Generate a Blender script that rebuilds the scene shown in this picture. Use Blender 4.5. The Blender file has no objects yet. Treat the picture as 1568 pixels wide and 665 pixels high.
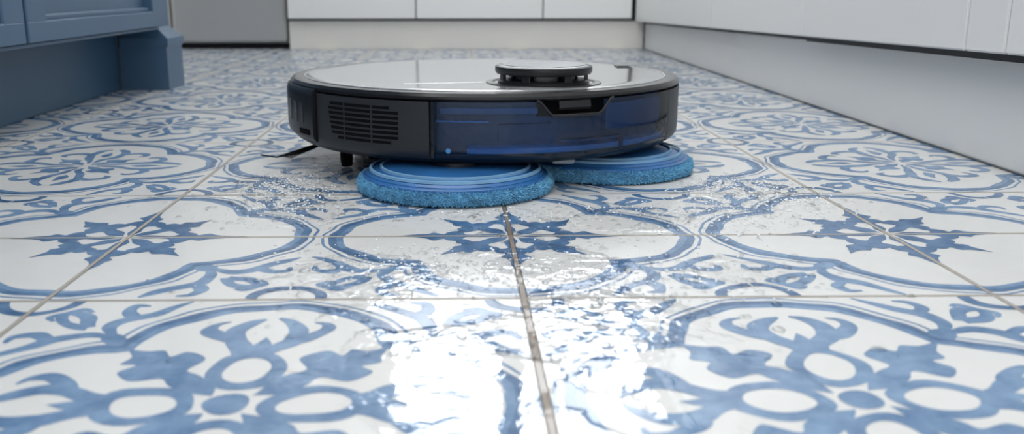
import bpy, bmesh, math, random
from mathutils import Vector, Matrix
random.seed(7)
S=bpy.context.scene
# ------------------------------------------------------------ materials
def mat(name, col, rough=.5, metal=0, coat=0, spec=.5, noise=0, nscale=20, bump=0, emis=0):
    m=bpy.data.materials.new(name); m.use_nodes=True
    nt=m.node_tree; b=nt.nodes['Principled BSDF']
    b.inputs['Base Color'].default_value=(*col,1)
    b.inputs['Roughness'].default_value=rough
    b.inputs['Metallic'].default_value=metal
    b.inputs['Coat Weight'].default_value=coat
    b.inputs['Coat Roughness'].default_value=.05
    b.inputs['Specular IOR Level'].default_value=spec
    tc=nt.nodes.new('ShaderNodeTexCoord'); n=nt.nodes.new('ShaderNodeTexNoise')
    n.inputs['Scale'].default_value=nscale; n.inputs['Detail'].default_value=4
    nt.links.new(tc.outputs['Object'],n.inputs['Vector'])
    mx=nt.nodes.new('ShaderNodeMix'); mx.data_type='RGBA'
    mx.inputs['A'].default_value=(*[c*(1-noise) for c in col],1)
    mx.inputs['B'].default_value=(*[min(1,c*(1+noise)) for c in col],1)
    nt.links.new(n.outputs['Fac'],mx.inputs['Factor'])
    nt.links.new(mx.outputs['Result'],b.inputs['Base Color'])
    if bump:
        bp=nt.nodes.new('ShaderNodeBump'); bp.inputs['Strength'].default_value=bump; bp.inputs['Distance'].default_value=.001
        nt.links.new(n.outputs['Fac'],bp.inputs['Height']); nt.links.new(bp.outputs['Normal'],b.inputs['Normal'])
    if emis:
        b.inputs['Emission Color'].default_value=(*col,1); b.inputs['Emission Strength'].default_value=emis
    return m
def clear_mat(name,tint,gloss_rough=.03,ior=1.45):
    m=bpy.data.materials.new(name); m.use_nodes=True; nt=m.node_tree; nt.nodes.clear()
    o=nt.nodes.new('ShaderNodeOutputMaterial'); t=nt.nodes.new('ShaderNodeBsdfTransparent'); g=nt.nodes.new('ShaderNodeBsdfGlossy')
    f=nt.nodes.new('ShaderNodeFresnel'); mx=nt.nodes.new('ShaderNodeMixShader')
    t.inputs['Color'].default_value=(*tint,1); g.inputs['Roughness'].default_value=gloss_rough; f.inputs['IOR'].default_value=ior
    nt.links.new(f.outputs[0],mx.inputs[0]); nt.links.new(t.outputs[0],mx.inputs[1]); nt.links.new(g.outputs[0],mx.inputs[2]); nt.links.new(mx.outputs[0],o.inputs[0])
    return m
M_white=mat('cabinet_white',(.84,.835,.82),.35,noise=.03,nscale=3)
M_kick=mat('kick_white',(.81,.81,.80),.4,noise=.04,nscale=4)
M_kickback=mat('kick_cream',(.78,.75,.70),.4,noise=.04,nscale=4)
M_wall=mat('wall_paint',(.82,.82,.81),.7,noise=.03)
M_dark=mat('gap_dark',(.015,.015,.017),.6)
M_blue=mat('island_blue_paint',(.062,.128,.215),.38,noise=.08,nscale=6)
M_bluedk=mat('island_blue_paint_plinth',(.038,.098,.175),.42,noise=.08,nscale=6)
M_steel=mat('brushed_steel',(.50,.50,.49),.38,metal=.5,noise=.06,nscale=3)
M_counter=mat('counter_stone',(.7,.7,.7),.25,noise=.1,nscale=40)
M_black=mat('black_plastic',(.012,.013,.015),.32,noise=.1,nscale=60)
M_blackg=mat('black_gloss',(.008,.008,.009),.24,coat=.2)
M_matte=mat('black_matte',(.003,.003,.004),.9,spec=.15)
M_char=mat('charcoal_plastic',(.022,.023,.027),.42,noise=.15,nscale=200,bump=.05)
M_lid=mat('lid_reflection_grey',(.40,.405,.41),.11,coat=.9,noise=.04)  # base grey lightened to carry the mirrored white room
M_silver=mat('silver_trim',(.75,.77,.8),.25,metal=1)
M_tank=clear_mat('tank_tinted_shell',(.50,.66,.87),.05,1.5)
M_water=clear_mat('water_drop',(.97,.985,1),.02,1.5)
M_navy=mat('tank_core_navy',(.026,.060,.120),.4,noise=.85,nscale=18)
M_inblue=mat('tank_inner_blue',(.07,.26,.56),.35,noise=.6,nscale=22)
M_inmid=mat('tank_inner_mid',(.045,.12,.25),.35,noise=.6,nscale=22)
M_pad=mat('microfibre_blue',(.16,.43,.78),.95,noise=.6,nscale=160)
M_padd=mat('pad_holder_blue',(.030,.15,.40),.35,noise=.35,nscale=30,coat=.3)
M_padl=mat('pad_band_light',(.20,.40,.62),.5,noise=.3,nscale=60)
M_foam=mat('foam_white',(.9,.93,.96),.15,coat=.5)
M_glow=mat('window_daylight',(.95,.98,1.0),.5,emis=9)
# ------------------------------------------------------------ mesh helpers
def newobj(name,verts,faces,mats,parent=None,smooth=False,fm=None,angle=None):
    me=bpy.data.meshes.new(name); me.from_pydata(verts,[],faces); me.update()
    if not isinstance(mats,(list,tuple)): mats=[mats]
    for m in mats: me.materials.append(m)
    if fm:
        for p,i in zip(me.polygons,fm): p.material_index=i
    if smooth:
        for p in me.polygons: p.use_smooth=True
    o=bpy.data.objects.new(name,me); S.collection.objects.link(o)
    if parent: o.parent=parent
    return o
def empty(name,loc=(0,0,0)):
    e=bpy.data.objects.new(name,None); e.location=loc; e.empty_display_size=.05; S.collection.objects.link(e); return e
def box(name,x0,x1,y0,y1,z0,z1,m,parent=None,bev=.002):
    bm=bmesh.new(); bmesh.ops.create_cube(bm,size=1)
    for v in bm.verts:
        v.co=Vector((x0+(v.co.x+.5)*(x1-x0),y0+(v.co.y+.5)*(y1-y0),z0+(v.co.z+.5)*(z1-z0)))
    if bev: bmesh.ops.bevel(bm,geom=bm.edges[:],offset=bev,segments=2,affect='EDGES',profile=.5)
    me=bpy.data.meshes.new(name); bm.to_mesh(me); bm.free(); me.materials.append(m)
    o=bpy.data.objects.new(name,me); S.collection.objects.link(o)
    if parent: o.parent=parent
    return o
def lathe(name,prof,m,parent=None,n=128,loc=(0,0,0),angle=35,scale=None):
    v=[];f=[]
    k=len(prof)
    for i in range(n):
        a=2*math.pi*i/n
        for r,z in prof: v.append((loc[0]+r*math.sin(a),loc[1]-r*math.cos(a),loc[2]+z))
    for i in range(n):
        j=(i+1)%n
        for q in range(k-1):
            f.append((i*k+q,j*k+q,j*k+q+1,i*k+q+1))
    o=newobj(name,v,f,m,parent,True)
    bm=bmesh.new(); bm.from_mesh(o.data); bmesh.ops.remove_doubles(bm,verts=bm.verts,dist=1e-6)
    bmesh.ops.recalc_face_normals(bm,faces=bm.faces); bm.to_mesh(o.data); bm.free()
    o.data.set_sharp_from_angle(angle=math.radians(angle))
    return o
def sector(name,a0,a1,prof,m,parent=None,n=60,angle=35):
    v=[];f=[];k=len(prof)
    for i in range(n+1):
        a=math.radians(a0+(a1-a0)*i/n)
        for r,z in prof: v.append((r*math.sin(a),-r*math.cos(a),z))
    for i in range(n):
        for q in range(k):
            q2=(q+1)%k
            f.append((i*k+q,(i+1)*k+q,(i+1)*k+q2,i*k+q2))
    f.append(tuple(range(k))); f.append(tuple(n*k+q for q in reversed(range(k))))
    o=newobj(name,v,f,m,parent,True)
    bm=bmesh.new(); bm.from_mesh(o.data); bmesh.ops.recalc_face_normals(bm,faces=bm.faces); bm.to_mesh(o.data); bm.free()
    o.data.set_sharp_from_angle(angle=math.radians(angle))
    return o
def tube(name,pts,r,m,parent=None,seg=8):
    cu=bpy.data.curves.new(name,'CURVE'); cu.dimensions='3D'; cu.bevel_depth=r; cu.bevel_resolution=2; cu.use_fill_caps=True
    sp=cu.splines.new('POLY'); sp.points.add(len(pts)-1)
    for i,p in enumerate(pts): sp.points[i].co=(*p,1)
    o=bpy.data.objects.new(name,cu); S.collection.objects.link(o)
    dg=bpy.context.evaluated_depsgraph_get(); me=bpy.data.meshes.new_from_object(o.evaluated_get(dg))
    bpy.data.objects.remove(o); me.materials.clear(); me.materials.append(m)
    for p in me.polygons: p.use_smooth=True
    o=bpy.data.objects.new(name,me); S.collection.objects.link(o)
    if parent: o.parent=parent
    return o
# ------------------------------------------------------------ floor
PX=.2356; PY=.2386; X0=.0325; YC=.5583
WET=[(.070,.405,.058),(-.01,.345,.058),(-.05,.47,.050),(.05,.50,.045),(.155,.475,.035),(-.135,.70,.05),(.215,.68,.05),(.03,.60,.05),(-.10,.62,.04),(.02,.28,.05),(.12,.60,.05),(.09,.33,.050)]
RIP=[(.070,.410,.055),(-.05,.47,.055),(.05,.50,.05),(-.135,.70,.07),(.215,.68,.07),(-.055,.41,.035)]
def floor_mat(name,blue):
    m=bpy.data.materials.new(name); m.use_nodes=True; nt=m.node_tree; L=nt.links; b=nt.nodes['Principled BSDF']
    def inp(node,i,v):
        if isinstance(v,(int,float)): node.inputs[i].default_value=v
        else: L.new(v,node.inputs[i])
    def MM(op,a,b_=0.,c=0.,clamp=False):
        n=nt.nodes.new('ShaderNodeMath'); n.operation=op; n.use_clamp=clamp
        inp(n,0,a); inp(n,1,b_); inp(n,2,c); return n.outputs[0]
    def sm(v,lo,hi,o0=0.,o1=1.):
        n=nt.nodes.new('ShaderNodeMapRange'); n.interpolation_type='SMOOTHSTEP'
        inp(n,0,v); n.inputs[1].default_value=lo; n.inputs[2].default_value=hi; n.inputs[3].default_value=o0; n.inputs[4].default_value=o1
        return n.outputs[0]
    def noise(scale,detail=3,rough=.5,dist=0,vec=None):
        n=nt.nodes.new('ShaderNodeTexNoise'); n.inputs['Scale'].default_value=scale; n.inputs['Detail'].default_value=detail
        n.inputs['Roughness'].default_value=rough; n.inputs['Distortion'].default_value=dist
        L.new(vec or tc.outputs['Object'],n.inputs['Vector']); return n.outputs['Fac']
    def mixc(f,a,c):
        n=nt.nodes.new('ShaderNodeMix'); n.data_type='RGBA'; inp(n,'Factor',f)
        for k,v in (('A',a),('B',c)):
            if isinstance(v,tuple): n.inputs[k].default_value=(*v,1)
            else: L.new(v,n.inputs[k])
        return n.outputs['Result']
    def radial(pts,k_):
        w=None
        for cx,cy,r in pts:
            vd=nt.nodes.new('ShaderNodeVectorMath'); vd.operation='DISTANCE'; L.new(tc.outputs['Object'],vd.inputs[0]); vd.inputs[1].default_value=(cx,cy,0)
            k=sm(vd.outputs['Value'],0,r*k_,1.,0.)
            w=k if w is None else MM('MAXIMUM',w,k)
        return w
    tc=nt.nodes.new('ShaderNodeTexCoord'); sp=nt.nodes.new('ShaderNodeSeparateXYZ'); L.new(tc.outputs['Object'],sp.inputs[0])
    x,y=sp.outputs[0],sp.outputs[1]
    dx=MM('PINGPONG',MM('ADD',x,-X0+PX*20),PX/2)
    dy=MM('PINGPONG',MM('ADD',y,-(YC-PY/2)+PY*20),PY/2)
    dm=MM('ABSOLUTE',MM('SUBTRACT',y,YC))
    dc=MM('ABSOLUTE',MM('SUBTRACT',x,X0))
    dcw=MM('SUBTRACT',dc,sm(y,.75,.3,0.,.0005))
    d=MM('MINIMUM',MM('MINIMUM',dx,dy),MM('MINIMUM',dm,dcw))
    dn=MM('ADD',d,MM('MULTIPLY',MM('SUBTRACT',noise(150),.5),.0006))
    g=sm(dn,.0009,.0017,1.,0.)
    w=radial(WET,1.5)
    wn=MM('ADD',w,MM('MULTIPLY',MM('SUBTRACT',noise(24,4,.55,.6),.5),1.6))
    wet=sm(wn,.38,.43)
    film=sm(wn,.34,.58)
    n1=noise(14,4,.6); n2=noise(60,5,.65)
    tile=mixc(n1,(.72,.715,.695),(.82,.815,.795))
    if blue:
        f=MM('ADD',MM('MULTIPLY',n2,.7),MM('MULTIPLY',n1,.5))
        if blue==1: tile=mixc(sm(f,.42,.78),(.085,.180,.34),(.23,.36,.54))
        else: tile=mixc(sm(f,.42,.80),(.045,.118,.25),(.14,.25,.42))
    cen=sm(dcw,.002,.006,1.,0.)
    gcol=mixc(cen,(.42,.38,.33),(.24,.19,.15))
    col=mixc(g,tile,gcol)
    L.new(col,b.inputs['Base Color'])
    dry=MM('ADD',MM('MULTIPLY',n2,.12),.16)
    r=MM('ADD',MM('MULTIPLY',dry,MM('SUBTRACT',1.,wet)),MM('MULTIPLY',wet,.025))
    r=MM('ADD',r,MM('MULTIPLY',g,.25))
    L.new(r,b.inputs['Roughness'])
    b.inputs['Specular IOR Level'].default_value=.5
    rip=noise(75,2,.45,.8); rip2=noise(260,1)
    patch=MM('ADD',sm(radial(RIP,1.4),.15,.6,.07,1.),0.)
    h=MM('MULTIPLY',film,.00045)
    h=MM('ADD',h,MM('MULTIPLY',MM('MULTIPLY',MM('MULTIPLY',wet,patch),rip),.0011))
    h=MM('ADD',h,MM('MULTIPLY',MM('MULTIPLY',MM('MULTIPLY',wet,patch),rip2),.00014))
    h=MM('ADD',h,MM('MULTIPLY',n1,.0002))
    h=MM('SUBTRACT',h,MM('MULTIPLY',g,.0012))
    bp=nt.nodes.new('ShaderNodeBump'); bp.inputs['Strength'].default_value=1; bp.inputs['Distance'].default_value=1.0
    L.new(h,bp.inputs['Height']); L.new(bp.outputs['Normal'],b.inputs['Normal'])
    return m
def crom(P,n=6):
    out=[]
    Q=[P[0]]+list(P)+[P[-1]]
    for i in range(1,len(Q)-2):
        p0,p1,p2,p3=Q[i-1],Q[i],Q[i+1],Q[i+2]
        for k in range(n):
            t=k/n
            out.append(tuple(.5*((2*p1[j])+(-p0[j]+p2[j])*t+(2*p0[j]-5*p1[j]+4*p2[j]-p3[j])*t*t+(-p0[j]+3*p1[j]-3*p2[j]+p3[j])*t**3) for j in range(len(p1))))
    out.append(tuple(Q[-2])); return out
SHAPES={'A':[], 'B':[], 'C':[]}
MI=[1]
def stroke(key,P,closed=False,n=6,sym=8):
    pts=crom(P,n) if not closed else list(P)
    N=len(pts); L_=[];R_=[]
    for i,(x,y,w) in enumerate(pts):
        a=pts[(i-1)%N] if (closed or i>0) else pts[i]; c=pts[(i+1)%N] if (closed or i<N-1) else pts[i]
        tx,ty=c[0]-a[0],c[1]-a[1]; l=math.hypot(tx,ty) or 1; nx,ny=-ty/l,tx/l
        L_.append((x+nx*w,y+ny*w)); R_.append((x-nx*w,y-ny*w))
    quads=[]
    for i in range(N if closed else N-1):
        j=(i+1)%N; quads.append((i,N+i,N+j,j))
    add(key,L_+R_,quads,sym)
def blob(key,cx,cy,rx,ry,rot=0,sym=8,n=20):
    pts=[(cx+rx*math.cos(t)*math.cos(rot)-ry*math.sin(t)*math.sin(rot),cy+rx*math.cos(t)*math.sin(rot)+ry*math.sin(t)*math.cos(rot)) for t in [2*math.pi*i/n for i in range(n)]]
    add(key,pts,[tuple(range(n))],sym)
def leaf(key,half,rot=0,sym=4,n=4):
    h=crom(half,n); N=len(h)
    h=[(x,max(0,y)) for x,y in h]
    vv=h+[(x,-y) for x,y in h]
    c,s=math.cos(rot),math.sin(rot)
    vv=[(x*c-y*s,x*s+y*c) for x,y in vv]
    add(key,vv,[tuple(range(N))+tuple(N+i for i in range(N-2,0,-1))],sym)
def add(key,verts,faces,sym):
    rots=4 if sym in(4,8) else 1
    for q in range(rots):
        c,s=[(1,0),(0,1),(-1,0),(0,-1)][q]
        for mir in ((1,-1) if sym==8 else (1,)):
            vv=[(x*c-(y*mir)*s,x*s+(y*mir)*c) for x,y in verts]
            SHAPES[key].append((vv,[tuple(reversed(f)) if mir<0 else f for f in faces],MI[0]))
def quat(c,r,n=160):
    out=[]
    for i in range(n):
        p=2*math.pi*i/n; a=(p+math.pi/4)%(math.pi/2)-math.pi/4
        rr=c*math.cos(a)+math.sqrt(r*r-(c*math.sin(a))**2)
        out.append((rr*math.cos(p),rr*math.sin(p)))
    return out
for K in 'ABC':
    MI[0]=1
    stroke(K,[(x,y,.0046) for x,y in quat(.050,.0575)],True,sym=1)
    MI[0]=2
    stroke(K,[(x,y,.0024) for x,y in quat(.050,.0595)],True,sym=1)
    MI[0]=1
    stroke(K,[(x,y,.0009) for x,y in quat(.050,.0655)],True,sym=1)
    blob(K,.0655,.0655,.0075,.0055,math.pi/4,sym=4)
    stroke(K,[(.070,.068,.002),(.080,.072,.0036),(.091,.068,.0040),(.099,.058,.0036),(.108,.050,.0028),(.115,.044,.0010)])
    stroke(K,[(.094,.066,.0034),(.102,.072,.0034),(.110,.070,.0026),(.111,.063,.0010)])
    stroke(K,[(.082,.082,.0036),(.094,.086,.0034),(.099,.096,.0028),(.094,.104,.0022),(.088,.101,.0010)])
    MI[0]=2
    stroke(K,[(.1175-.0175*math.cos(t),.1175-.0175*math.sin(t),.0030) for t in [math.pi/2*i/8 for i in range(9)]],n=2,sym=4)
K='A'; MI[0]=2
leaf(K,[(.004,0),(.012,.0035),(.022,.0028),(.028,.0040),(.030,.0130),(.038,.0100),(.041,.0055),(.047,.0090),(.053,.0045),(.072,0)])
leaf(K,[(.004,0),(.013,.0050),(.022,.0042),(.025,.0060),(.026,.0140),(.036,.0120),(.038,.0065),(.044,.0080),(.049,.0035),(.060,0)],math.pi/4)
K='B'; MI[0]=1
stroke(K,[(.0315+.0165*math.cos(t),.0130*math.sin(t),.0034) for t in [2*math.pi*i/28 for i in range(28)]],True,sym=4)
leaf(K,[(.010,0),(.020,.0055),(.032,.0065),(.040,.0055),(.045,.0165),(.056,.0155),(.058,.0070),(.065,.0100),(.070,.0040),(.080,0)],math.pi/4)
stroke(K,[(.044,.005,.0024),(.054,.0060,.0044),(.064,.0125,.0046),(.075,.0145,.0046),(.085,.0095,.0036),(.090,.0030,.0010)])
stroke(K,[(.062,.012,.003),(.068,.020,.0042),(.076,.0265,.0038),(.084,.0255,.0022),(.087,.020,.0006)])
leaf(K,[(.045,0),(.052,.0050),(.060,.0034),(.068,0)])
blob(K,0,0,.0085,.0085,sym=1)
# far rows: open S-scrolls around a small flower
K='C'; MI[0]=1
leaf(K,[(.004,0),(.014,.0045),(.022,.0040),(.026,.0105),(.034,.0085),(.037,.0040),(.048,0)],math.pi/4)
stroke(K,[(.010,.002,.001),(.026,.005,.0030),(.042,.012,.0038),(.058,.0145,.0040),(.072,.0110,.0040),(.080,.0035,.0020)])
stroke(K,[(.052,.014,.003),(.058,.024,.0040),(.056,.034,.0036),(.048,.038,.0028),(.043,.033,.0010)])
leaf(K,[(.040,0),(.048,.0045),(.056,.0035),(.066,0)])
def wob(x,y):
    return (x+.0009*math.sin(71*x+133*y)+.0006*math.sin(260*y+50*x+1), y+.0009*math.sin(121*x-83*y+2)+.0006*math.sin(240*x+1.7))
FV=[(-3.5,-1.5,0),(1.1,-1.5,0),(1.1,3.0,0),(-3.5,3.0,0)]; FF=[(0,1,2,3)]; FM=[0]
for j in range(-2,10):
    yc=YC+j*PY
    key='A' if j==0 else ('B' if j<0 else 'C')
    for i in range(-7,3):
        xc=X0+i*PX+(0 if j==0 else PX/2)
        for si,(vv,ff,mi) in enumerate(SHAPES[key]):
            b0=len(FV); z=.00004+.0000018*si
            for x,y in vv:
                X,Y=wob(xc+x*.998,yc+y*1.008); FV.append((X,Y,z))
            for f in ff: FF.append(tuple(b0+k for k in f)); FM.append(mi)
fl=newobj('floor',FV,FF,[floor_mat('tile_cream',0),floor_mat('tile_blue_pattern',1),floor_mat('tile_dark_blue_pattern',2)],fm=FM)
bm=bmesh.new(); bm.from_mesh(fl.data)
for f in bm.faces:
    f.normal_update()
    if f.normal.z<0: f.normal_flip()
bm.to_mesh(fl.data); bm.free()
# ------------------------------------------------------------ room shell
def wall_with_hole(name,x0,x1,y0,y1,z1,hx0,hx1,hz0,hz1):
    bm=bmesh.new()
    for a,b_,c,d in ((x0,hx0,0,z1),(hx1,x1,0,z1),(hx0,hx1,0,hz0),(hx0,hx1,hz1,z1)):
        r=bmesh.ops.create_cube(bm,size=1)
        for v in r['verts']:
            v.co=Vector((a+(v.co.x+.5)*(b_-a),y0+(v.co.y+.5)*(y1-y0),c+(v.co.z+.5)*(d-c)))
    me=bpy.data.meshes.new(name); bm.to_mesh(me); bm.free(); me.materials.append(M_wall)
    o=bpy.data.objects.new(name,me); S.collection.objects.link(o)
WX0,WX1,WZ0,WZ1=-.26,.66,.72,1.50
CT=.64
wall_with_hole('wall_back',-3.5,1.1,2.92,3.0,2.4,WX0,WX1,WZ0,WZ1)
box('wall_right',1.1,1.18,-1.5,3.0,0,2.4,M_wall,bev=0)
box('wall_left',-3.58,-3.5,-1.5,3.0,0,2.4,M_wall,bev=0)
box('ceiling',-3.58,1.18,-1.5,3.0,2.4,2.48,M_wall,bev=0)
win=empty('window_1',((WX0+WX1)/2,2.95,WZ0))
def wp(name,x0,x1,y0,y1,z0,z1,m,bev=.002):
    o=box(name,x0-win.location.x,x1-win.location.x,y0-2.95,y1-2.95,z0-WZ0,z1-WZ0,m,win,bev)
wp('pane',WX0,WX1,2.965,2.972,WZ0,WZ1,M_glow,0)
for a,b_ in ((WX0,WX0+.04),(WX1-.04,WX1),(.14,.22)): wp('frame_upright',a,b_,2.93,2.96,WZ0,WZ1,M_white)
for a,b_ in ((WZ0,WZ0+.04),(WZ1-.04,WZ1)): wp('frame_rail',WX0+.04,WX1-.04,2.93,2.96,a,b_,M_white)
for k in range(8): wp('blind_slat',WX0+.04,.14,2.935,2.955,WZ0+.12+k*.075,WZ0+.138+k*.075,M_white)
# ------------------------------------------------------------ back cabinets
bc=empty('kitchen_base_cabinet',(0,2.33,0))
def bb(name,x0,x1,y0,y1,z0,z1,m,bev=.0015): return box(name,x0,x1,y0-2.33,y1-2.33,z0,z1,m,bc,bev)
bb('toe_kick',-.410,.458,2.33,2.36,0,.070,M_kickback)
bb('kick_shade_strip',-.410,.44,2.325,2.36,.0695,.0735,M_dark,0)  # solid dark strip stands in for the shade under the doors
bb('carcass',-.40,.45,2.36,2.90,.075,CT,M_white)
xs=[-.410,-.100,.208,.425]
for a,b_ in zip(xs[:-1],xs[1:]): bb('door',a+.0015,b_-.0015,2.312,2.332,.075,CT-.015,M_white)
bb('carcass_face',-.40,.44,2.333,2.36,.075,CT,M_dark,0)
bb('countertop',-.405,.43,2.29,2.915,CT+.002,CT+.03,M_counter)
rc=empty('kitchen_side_cabinet',(.458,1,0))
def zb(y): return .064+(2.31-y)*.0190
def prism(name,x0,x1,y0,y1,zf0,z1,m,bev=.0015):
    bm=bmesh.new(); bmesh.ops.create_cube(bm,size=1)
    for v in bm.verts:
        X=x0 if v.co.x<0 else x1; Y=y0 if v.co.y<0 else y1
        Z=(zf0(Y) if callable(zf0) else zf0) if v.co.z<0 else (z1(Y) if callable(z1) else z1)
        v.co=Vector((X-.458,Y-1,Z))
    if bev: bmesh.ops.bevel(bm,geom=bm.edges[:],offset=bev,segments=2,affect='EDGES')
    me=bpy.data.meshes.new(name); bm.to_mesh(me); bm.free(); me.materials.append(m)
    o=bpy.data.objects.new(name,me); S.collection.objects.link(o); o.parent=rc
prism('toe_kick',.460,.480,-1.0,2.325,0,lambda y:zb(y)-.001,M_kick)
prism('kick_shade_strip',.452,.47,-1.0,2.31,lambda y:zb(y)-.001,lambda y:zb(y)+.003,M_dark,0)  # dark filler strip, shade below the doors given as colour
prism('kick_shade_strip_front',.444,.4605,-1.0,1.20,lambda y:zb(y)-.0025,lambda y:zb(y)+.003,M_dark,0)  # extra solid dark strips thicken the painted shade under the doors
prism('kick_shade_strip_front',.444,.4605,1.55,2.05,lambda y:zb(y)-.001,lambda y:zb(y)+.003,M_dark,0)
prism('carcass',.47,1.09,-1.0,2.90,lambda y:zb(y)+.003,CT,M_white)
prism('carcass_face',.452,.47,-1.0,2.30,lambda y:zb(y)+.003,CT,M_dark,0)
ys=[2.308,1.62,1.18,.800,.740,.30,-.3,-1.0]
for a,b_ in zip(ys[:-1],ys[1:]):
    prism('door',.432,.4515,b_+.0012,a-.0012,lambda y:zb(y)+.004,CT-.015,M_white)
prism('countertop',.435,1.095,-1.0,2.91,CT+.002,CT+.03,M_counter)
tube('floor_joint_line',[(.001,y-1,.001) for y in (-1,.5,2.3)],.0010,mat('joint_grey',(.10,.11,.12),.6),rc)  # dark line along the joint of floor and toe kick
# ------------------------------------------------------------ fridge
fr=empty('refrigerator',(-.6,2.5,0))
def fb(n,x0,x1,y0,y1,z0,z1,m,bev=.004): return box(n,x0+.6,x1+.6,y0-2.5,y1-2.5,z0,z1,m,fr,bev)
fb('base_grille',-1.0,-.418,2.39,2.88,0,.012,M_dark)
fb('body',-1.0,-.416,2.38,2.90,.012,1.5,M_steel)
fb('door',-.70,-.418,2.35,2.378,.016,.95,M_steel,.008)
fb('side_door',-1.0,-.706,2.35,2.378,.016,.95,M_kickback,.008)
fb('freezer_door',-1.0,-.418,2.35,2.378,.955,1.5,M_steel,.008)
fb('handle',-.49,-.47,2.30,2.318,.45,.90,M_silver,.005)
for z in(.47,.87): fb('handle_mount',-.487,-.473,2.316,2.352,z,z+.015,M_silver,.002)
# ------------------------------------------------------------ blue island
il=empty('kitchen_island',(-.8,.8,0))
def ib(n,x0,x1,y0,y1,z0,z1,m,bev=.002): return box(n,x0+.8,x1+.8,y0-.8,y1-.8,z0,z1,m,il,bev)
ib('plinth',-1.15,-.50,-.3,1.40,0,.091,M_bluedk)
ib('carcass',-1.2,-.452,-.3,1.405,.092,.74,M_blue)
ib('bottom_rail',-.46,-.436,-.3,1.402,.0895,.0935,M_blue,.001)
for a,b_ in ((.958,1.398),(.50,.952),(.04,.494),(-.3,.034)):
    ib('door_bottom_rail',-.451,-.428,a,b_,.0945,.116,M_blue,.0015)
    ib('door_top_rail',-.451,-.428,a,b_,.70,.735,M_blue,.0015)
    ib('door_stile',-.451,-.428,a,a+.045,.1145,.70,M_blue,.0015)
    ib('door_stile',-.451,-.428,b_-.045,b_,.1145,.70,M_blue,.0015)
    ib('door_bead',-.451,-.433,a+.044,b_-.044,.115,.122,M_blue,.002)
    ib('door_panel',-.451,-.440,a+.044,b_-.044,.121,.70,M_blue,.001)
lay=[(0,-.498,-.428,1.402,1.48),(.062,-.498,-.428,1.402,1.48),(.066,-.496,-.425,1.400,1.484),(.076,-.496,-.425,1.400,1.484),(.084,-.492,-.434,1.404,1.476),(.092,-.490,-.442,1.406,1.470),(.73,-.490,-.442,1.406,1.470)]
v=[];f=[]
for z,a,b_,c,d in lay: v+=[(a+.8,c-.8,z),(b_+.8,c-.8,z),(b_+.8,d-.8,z),(a+.8,d-.8,z)]
for k in range(len(lay)-1):
    for q in range(4): f.append((k*4+q,k*4+(q+1)%4,k*4+4+(q+1)%4,k*4+4+q))
f.append((3,2,1,0)); n=len(v); f.append((n-4,n-3,n-2,n-1))
newobj('pilaster',v,f,M_blue,il)
ib('end_panel',-1.15,-.50,1.406,1.46,0,.735,M_blue)
ib('worktop',-1.22,-.41,-.32,1.50,.742,.775,M_counter,.004)
# ------------------------------------------------------------ robot vacuum
R=empty('robot_vacuum_mop',(.0240,.84,0))
lathe('chassis',[(0,.020),(.146,.020),(.158,.026),(.158,.071),(0,.071)],M_black,R)
lathe('skirt',[(.145,.0200),(.1620,.0235),(.1675,.0270),(.1680,.0310),(.156,.031)],M_black,R)
lathe('top_rim',[(.1555,.0700),(.1692,.0700),(.1700,.0710),(.1700,.0728),(.1680,.0752),(.1580,.0758),(.1555,.0752)],M_blackg,R)
lathe('lid_trim',[(.1582,.0756),(.1582,.0760),(.1574,.0760),(.1574,.0750)],M_silver,R)
lathe('lid',[(0,.0763),(.145,.0763),(.1560,.0760),(.1573,.0755)],M_lid,R)
sp_=[(.156,.0275),(.1680,.0275),(.1700,.030),(.1703,.034),(.1703,.0690),(.156,.0690)]
sector('side_panel',-52.3,-15.3,sp_,M_char,R)
sector('side_panel_far',59.6,96.5,sp_,M_char,R)
bp_=[(.156,.030),(.1705,.030),(.1728,.0325),(.1735,.038),(.1735,.066),(.1725,.0700),(.1705,.0718),(.156,.0715)]
sector('bumper',97.2,307.0,bp_,M_black,R,n=160)
for a in(300.5,296,290): sector('bumper_sensor',a-1.2,a+1.2,[(.173,.043),(.1739,.043),(.1739,.060),(.173,.060)],M_blackg,R,n=4)
sector('bumper_button',299,305,[(.173,.035),(.1742,.035),(.1742,.039),(.173,.039)],M_matte,R,n=4)
for r in range(8):
    z=.0635-r*.0037
    cut=[(-47+.25*r,-40.8),(-40.2,-31.6),(-31.0,-23.5)] if r<7 else [(-43,-40.8),(-40.2,-31.6),(-31.0,-25.5)]
    if r==0: cut=[(-46,-40.8),(-40.2,-31.6),(-31.0,-26)]
    for a,b_ in cut:
        sector('vent_slot',a,b_,[(.1695,z-.0013),(.17050,z-.0013),(.17050,z+.0009),(.1695,z+.0009)],M_matte,R,n=8)
def P(a,r,z):
    a=math.radians(a); return (r*math.sin(a),-r*math.cos(a),z)
def top(a):
    d=abs(a-22)
    if d<7.0: return .0585
    if d<9.8: return .0585+(d-7.0)/2.8*.0107
    return .0692
v=[];f=[];N=150;zz=[0,.04,.09,.25,.5,.75,1]
rr=[.1665,.1690,.1700,.1703,.1703,.1703,.1703]
for i in range(N+1):
    a=-14.9+74.2*i/N
    for t,r in zip(zz,rr): v.append(P(a,r,.0262+(top(a)-.0262)*t))
k=len(zz)
for i in range(N):
    for q in range(k-1): f.append((i*k+q,(i+1)*k+q,(i+1)*k+q+1,i*k+q+1))
newobj('water_tank_shell',v,f,M_tank,R,True)
sector('tank_core',-14.6,59.1,[(.156,.027),(.1615,.027),(.1615,.068),(.156,.068)],M_navy,R)
sector('tank_water_lower',-6,58.5,[(.161,.0280),(.1670,.0280),(.1670,.0350),(.161,.0370)],M_inblue,R)
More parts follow.
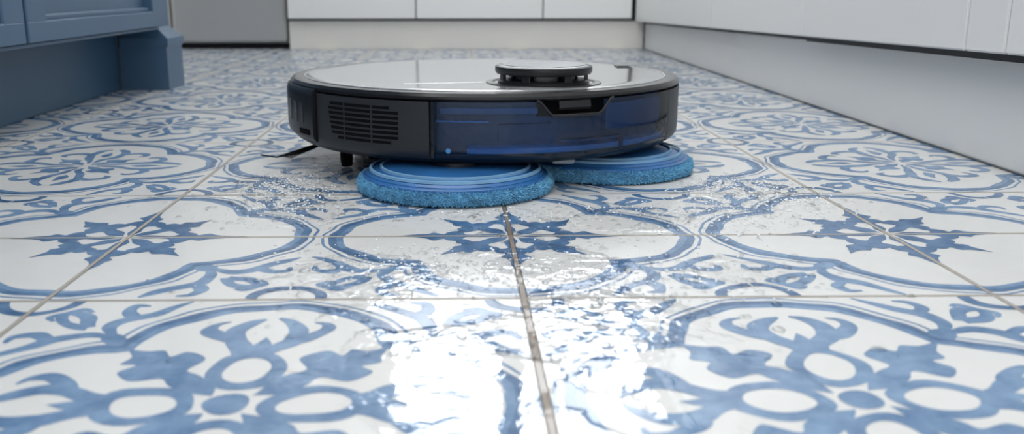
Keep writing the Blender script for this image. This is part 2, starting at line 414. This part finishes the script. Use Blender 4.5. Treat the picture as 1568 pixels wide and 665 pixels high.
sector('tank_ledge',-14,-.5,[(.161,.0540),(.166,.0540),(.166,.0552),(.161,.0552)],M_inblue,R)
sector('tank_ledge_upper',-13,12,[(.161,.0600),(.165,.0600),(.165,.0640),(.161,.0650)],M_inmid,R)
sector('tank_window',32,57,[(.161,.0450),(.1655,.0450),(.1655,.0650),(.161,.0650)],M_inmid,R)
sector('tank_float',2,16,[(.161,.0400),(.1630,.0400),(.1630,.0520),(.161,.0530)],M_navy,R)
sector('tank_rib',18,38,[(.161,.0385),(.1680,.0385),(.1680,.0398),(.161,.0398)],M_inmid,R)
sector('tank_rib_end',36.5,37.5,[(.161,.029),(.1685,.029),(.1685,.0398),(.161,.0398)],M_navy,R,n=3)
for a in (-14.5,58.9): sector('tank_end_wall',a-.35,a+.35,[(.156,.028),(.1702,.028),(.1702,.069),(.156,.069)],M_black,R,n=3)
o=lathe('tank_plug',[(0,.0015),(.0018,.0012),(.0022,0)],M_inblue,R,n=20); o.location=P(-10.5,.1695,.0335); o.rotation_euler=(math.radians(90),0,math.radians(-10.5))
sector('handle_recess_back',12.0,32.0,[(.156,.0575),(.1625,.0575),(.1625,.0705),(.156,.0705)],M_matte,R)
sector('handle_recess_sill',15.2,28.8,[(.158,.0575),(.1710,.0575),(.1714,.0585),(.1710,.0597),(.158,.0597)],M_blackg,R)
sector('handle_latch',17.5,26.5,[(.158,.0620),(.1670,.0620),(.1680,.0640),(.1670,.0690),(.158,.0690)],M_black,R)
lip=[P(a,.1706,z) for a,z in [(11.2,.0700),(12.0,.0692),(12.9,.0665),(14.6,.0605),(15.3,.0592),(16.5,.0586)]+[(16.5+i*1.1,.0586) for i in range(1,11)]+[(28.7,.0592),(29.4,.0605),(31.1,.0665),(32.0,.0692),(32.8,.0700)]]
tube('handle_lip',lip,.0010,M_black,R)
tx,ty=.068-.0240,.743-.84
lathe('turret_base_ring',[(.046,.0760),(.045,.0770),(.0405,.0773),(.039,.0762)],M_black,R,loc=(tx,ty,0))
lathe('turret_core',[(0,.076),(.0275,.076),(.0275,.0845),(0,.0845)],M_blackg,R,loc=(tx,ty,0))
lathe('turret_foot',[(.024,.0764),(.0362,.0764),(.0362,.0782),(.0345,.0795),(.024,.0795)],M_black,R,loc=(tx,ty,0))
lathe('turret_cap',[(0,.0903),(.0330,.0905),(.0365,.0902),(.0382,.0893),(.0384,.0858),(.0372,.0838),(.030,.0832),(0,.0832)],M_black,R,loc=(tx,ty,0))
lathe('turret_top_plate',[(0,.0908),(.0325,.0909),(.0332,.0904)],mat('turret_brushed',(.22,.23,.25),.25,metal=.8),R,loc=(tx,ty,0))
for a in (-75,-28,28,80,150,210):
    A=math.radians(a); c=(tx+.0335*math.sin(A),ty-.0335*math.cos(A))
    o=box('turret_post',-.0035,.0035,-.0015,.0015,.0785,.085,M_black,R,.0005); o.location=(c[0],c[1],0); o.rotation_euler=(0,0,A)
box('lid_latch',.126,.138,.045,.062,.0752,.0776,M_black,R,.001)
tube('lid_seam',[(tx-.110,ty-.010,.0762),(tx-.06,ty+.0,.0762),(tx-.042,ty+.006,.0762)],.00025,M_silver,R)
for sx in(-1,1):
    e=lathe('drive_wheel',[(0,-.009),(.028,-.009),(.030,-.006),(.030,.006),(.028,.009),(0,.009)],M_matte,R,n=48)
    e.rotation_euler=(0,math.pi/2,math.radians(22)); p=Vector((sx*.105*.927,sx*.105*.3746+.03,.0302)); e.location=p
e=lathe('castor',[(0,-.004),(.008,-.004),(.0085,0),(.008,.004),(0,.004)],M_matte,R,n=32); e.rotation_euler=(0,math.pi/2,.3); e.location=(-.119,-.052,.0088)
box('castor_bracket',-.1225,-.1145,-.055,-.047,.010,.026,M_black,R,.001)
hub=Vector((-.112,.06,.010)); lathe('side_brush_hub',[(0,.0),(.012,0),(.014,.006),(.008,.012),(0,.012)],M_black,R,n=32,loc=hub)
for ang in (212,332,92):
    for k in range(7):
        a=math.radians(ang+k*1.6)
        tube('bristle',[(hub.x+l*math.cos(a+l*2),hub.y+l*math.sin(a+l*2),.014-.012*(l/.10)) for l in (.008,.03,.06,.085,.10)],.0004,M_matte,R)
tube('bristle_tuft',[(-.150,-.012,.014),(-.165,-.018,.006),(-.185,-.020,.003),(-.200,-.014,.004)],.0007,M_matte,R)
def pad(cx,cy,seed):
    lx,ly=cx-.0240,cy-.84
    lathe('pad_holder',[(0,.0195),(.040,.0195),(.052,.0180),(.060,.0165),(.0665,.0150),(.0680,.0135),(.064,.012),(0,.012)],M_padd,R,loc=(lx,ly,0))
    for r in(.055,.063): lathe('holder_groove',[(r,.0165+(.0675-r)*.14),(r+.0008,.0172+(.0675-r)*.14),(r+.0022,.0169+(.0675-r)*.14),(r+.0026,.0150+(.0675-r)*.14)],M_padl,R,loc=(lx,ly,0))
    lathe('pad_backing',[(.050,.0132),(.0690,.0132),(.0708,.0120),(.0708,.0105),(.060,.0095)],M_padd,R,loc=(lx,ly,0))
    lathe('pad_base',[(0,.0004),(.068,.0004),(.0720,.0018),(.0735,.005),(.0725,.0085),(.069,.0105),(0,.011)],M_pad,R,loc=(lx,ly,0))
    rnd=random.Random(seed); v=[];f=[]
    for i in range(11000):
        t=rnd.random()*2*math.pi; ph=rnd.uniform(-.75,1.45)
        rc_,zc=.0680,.0055; rad=.0052
        nr=math.cos(ph); nz=math.sin(ph)
        base=Vector(((rc_+rad*nr)*math.cos(t),(rc_+rad*nr)*math.sin(t),max(.0006,zc+rad*.9*nz)))
        d=Vector((nr*math.cos(t),nr*math.sin(t),nz*.8)); d+=Vector((rnd.gauss(0,.5),rnd.gauss(0,.5),rnd.gauss(-.1,.4))); d.normalize()
        L=rnd.uniform(.0016,.0034); w=rnd.uniform(.0003,.0006)
        s=d.cross(Vector((0,0,1))); s=s.normalized() if s.length>.01 else Vector((1,0,0)); u=d.cross(s)
        tip=base+d*L; tip.z=max(.0003,tip.z)
        b0=len(v)
        for q in range(3):
            A=q*2.094; v.append(base+(s*math.cos(A)+u*math.sin(A))*w)
        for q in range(3):
            A=q*2.094; v.append(base*.4+tip*.6+(s*math.cos(A)+u*math.sin(A))*w*.9)
        v.append(tip)
        for q in range(3):
            q2=(q+1)%3; f.append((b0+q,b0+q2,b0+3+q2,b0+3+q)); f.append((b0+3+q,b0+3+q2,b0+6))
    v=[(p.x+lx,p.y+ly,p.z) for p in v]
    newobj('mop_fibres',v,f,M_pad,R,False)
    lathe('pad_spindle',[(0,.0190),(.02,.0190),(.02,.022),(0,.022)],M_black,R,loc=(lx,ly,0),n=40)
pad(-.002,.7035,1); pad(.1225,.778,2)
box('mop_bay_bridge',.048,.066,-.136,-.121,.0175,.0235,mat('grey_clip',(.35,.38,.42),.4),R,.002)
# ------------------------------------------------------------ water droplets
def domes(name,items,m,parent=None):
    v=[];f=[]
    for x,y,r,h,el,rot in items:
        b0=len(v); n=12
        for rr_,zz_ in ((1,0),(.86,.5),(.5,.88)):
            for i in range(n):
                t=2*math.pi*i/n; px=r*rr_*math.cos(t)*el; py=r*rr_*math.sin(t)
                v.append((x+px*math.cos(rot)-py*math.sin(rot),y+px*math.sin(rot)+py*math.cos(rot),.0003+h*zz_))
        v.append((x,y,.0003+h))
        for k in range(2):
            for i in range(n): j=(i+1)%n; f.append((b0+k*n+i,b0+k*n+j,b0+k*n+n+j,b0+k*n+n+i))
        for i in range(n): f.append((b0+2*n+i,b0+2*n+(i+1)%n,b0+3*n))
    return newobj(name,v,f,m,parent,True)
W=empty('water_spill',(0,0,0))
pads=[(-.002,.7035),(.1225,.778)]
def okp(x,y): return all(math.hypot(x-a,y-b)>.079 for a,b in pads)
it=[];fo=[]
for _ in range(2200):
    cx,cy,r=random.choice(WET)
    x=random.gauss(cx,r*.8); y=random.gauss(cy,r*.7)
    if not okp(x,y) or y<.36: continue
    rad=min(.0030,random.lognormvariate(-7.0,.55)); it.append((x,y,rad,rad*random.uniform(.3,.45),random.uniform(.9,1.5),random.random()*3))
for _ in range(4200):
    cx,cy,sx,sy=random.choice([(-.13,.71,.020,.035),(-.13,.71,.020,.035),(-.115,.64,.02,.02),(.20,.70,.018,.035),(.225,.655,.025,.03),(.225,.70,.025,.03),(.06,.615,.08,.012),(-.03,.50,.04,.02),(.08,.47,.04,.025),(.17,.60,.03,.03)])
    x=random.gauss(cx,sx); y=random.gauss(cy,sy)
    if not okp(x,y): continue
    rad=random.uniform(.0003,.0010); fo.append((x,y,rad,rad*.8,1,0))
domes('droplets',it,M_water,W); domes('suds',fo[:1900],M_foam,W); domes('bubbles',fo[1900:],M_water,W)
# ------------------------------------------------------------ light
w=bpy.data.worlds.new('World'); S.world=w; w.use_nodes=True
w.node_tree.nodes['Background'].inputs[0].default_value=(.95,.975,1,1); w.node_tree.nodes['Background'].inputs[1].default_value=1.3
def area(name,loc,rot,sx,sy,e,col=(1,1,1)):
    l=bpy.data.lights.new(name,'AREA'); l.shape='RECTANGLE'; l.size=sx; l.size_y=sy; l.energy=e; l.color=col
    o=bpy.data.objects.new(name,l); o.location=loc; o.rotation_euler=rot; S.collection.objects.link(o)
area('fill_overhead',(-.2,.9,2.35),(0,0,0),1.6,1.6,19,(.98,.99,1))  # added softbox fill overhead, not a known fixture
area('fill_rear',(-1.0,-.9,2.2),(math.radians(40),0,math.radians(-25)),1.4,1.2,28,(.98,.99,1))  # added fill from behind the camera, brightens the side cabinets
# ------------------------------------------------------------ camera
cam=bpy.data.cameras.new('camera'); co=bpy.data.objects.new('camera',cam); S.collection.objects.link(co); S.camera=co
cam.sensor_width=36; cam.lens=32.83; cam.shift_x=.0364
co.location=(0,0,.15); co.rotation_euler=(math.radians(76.13),0,math.radians(-1.05))
cam.clip_start=.01
cam.dof.use_dof=True; cam.dof.focus_distance=.66; cam.dof.aperture_fstop=10
S.view_settings.view_transform='Standard'; S.view_settings.look='None'
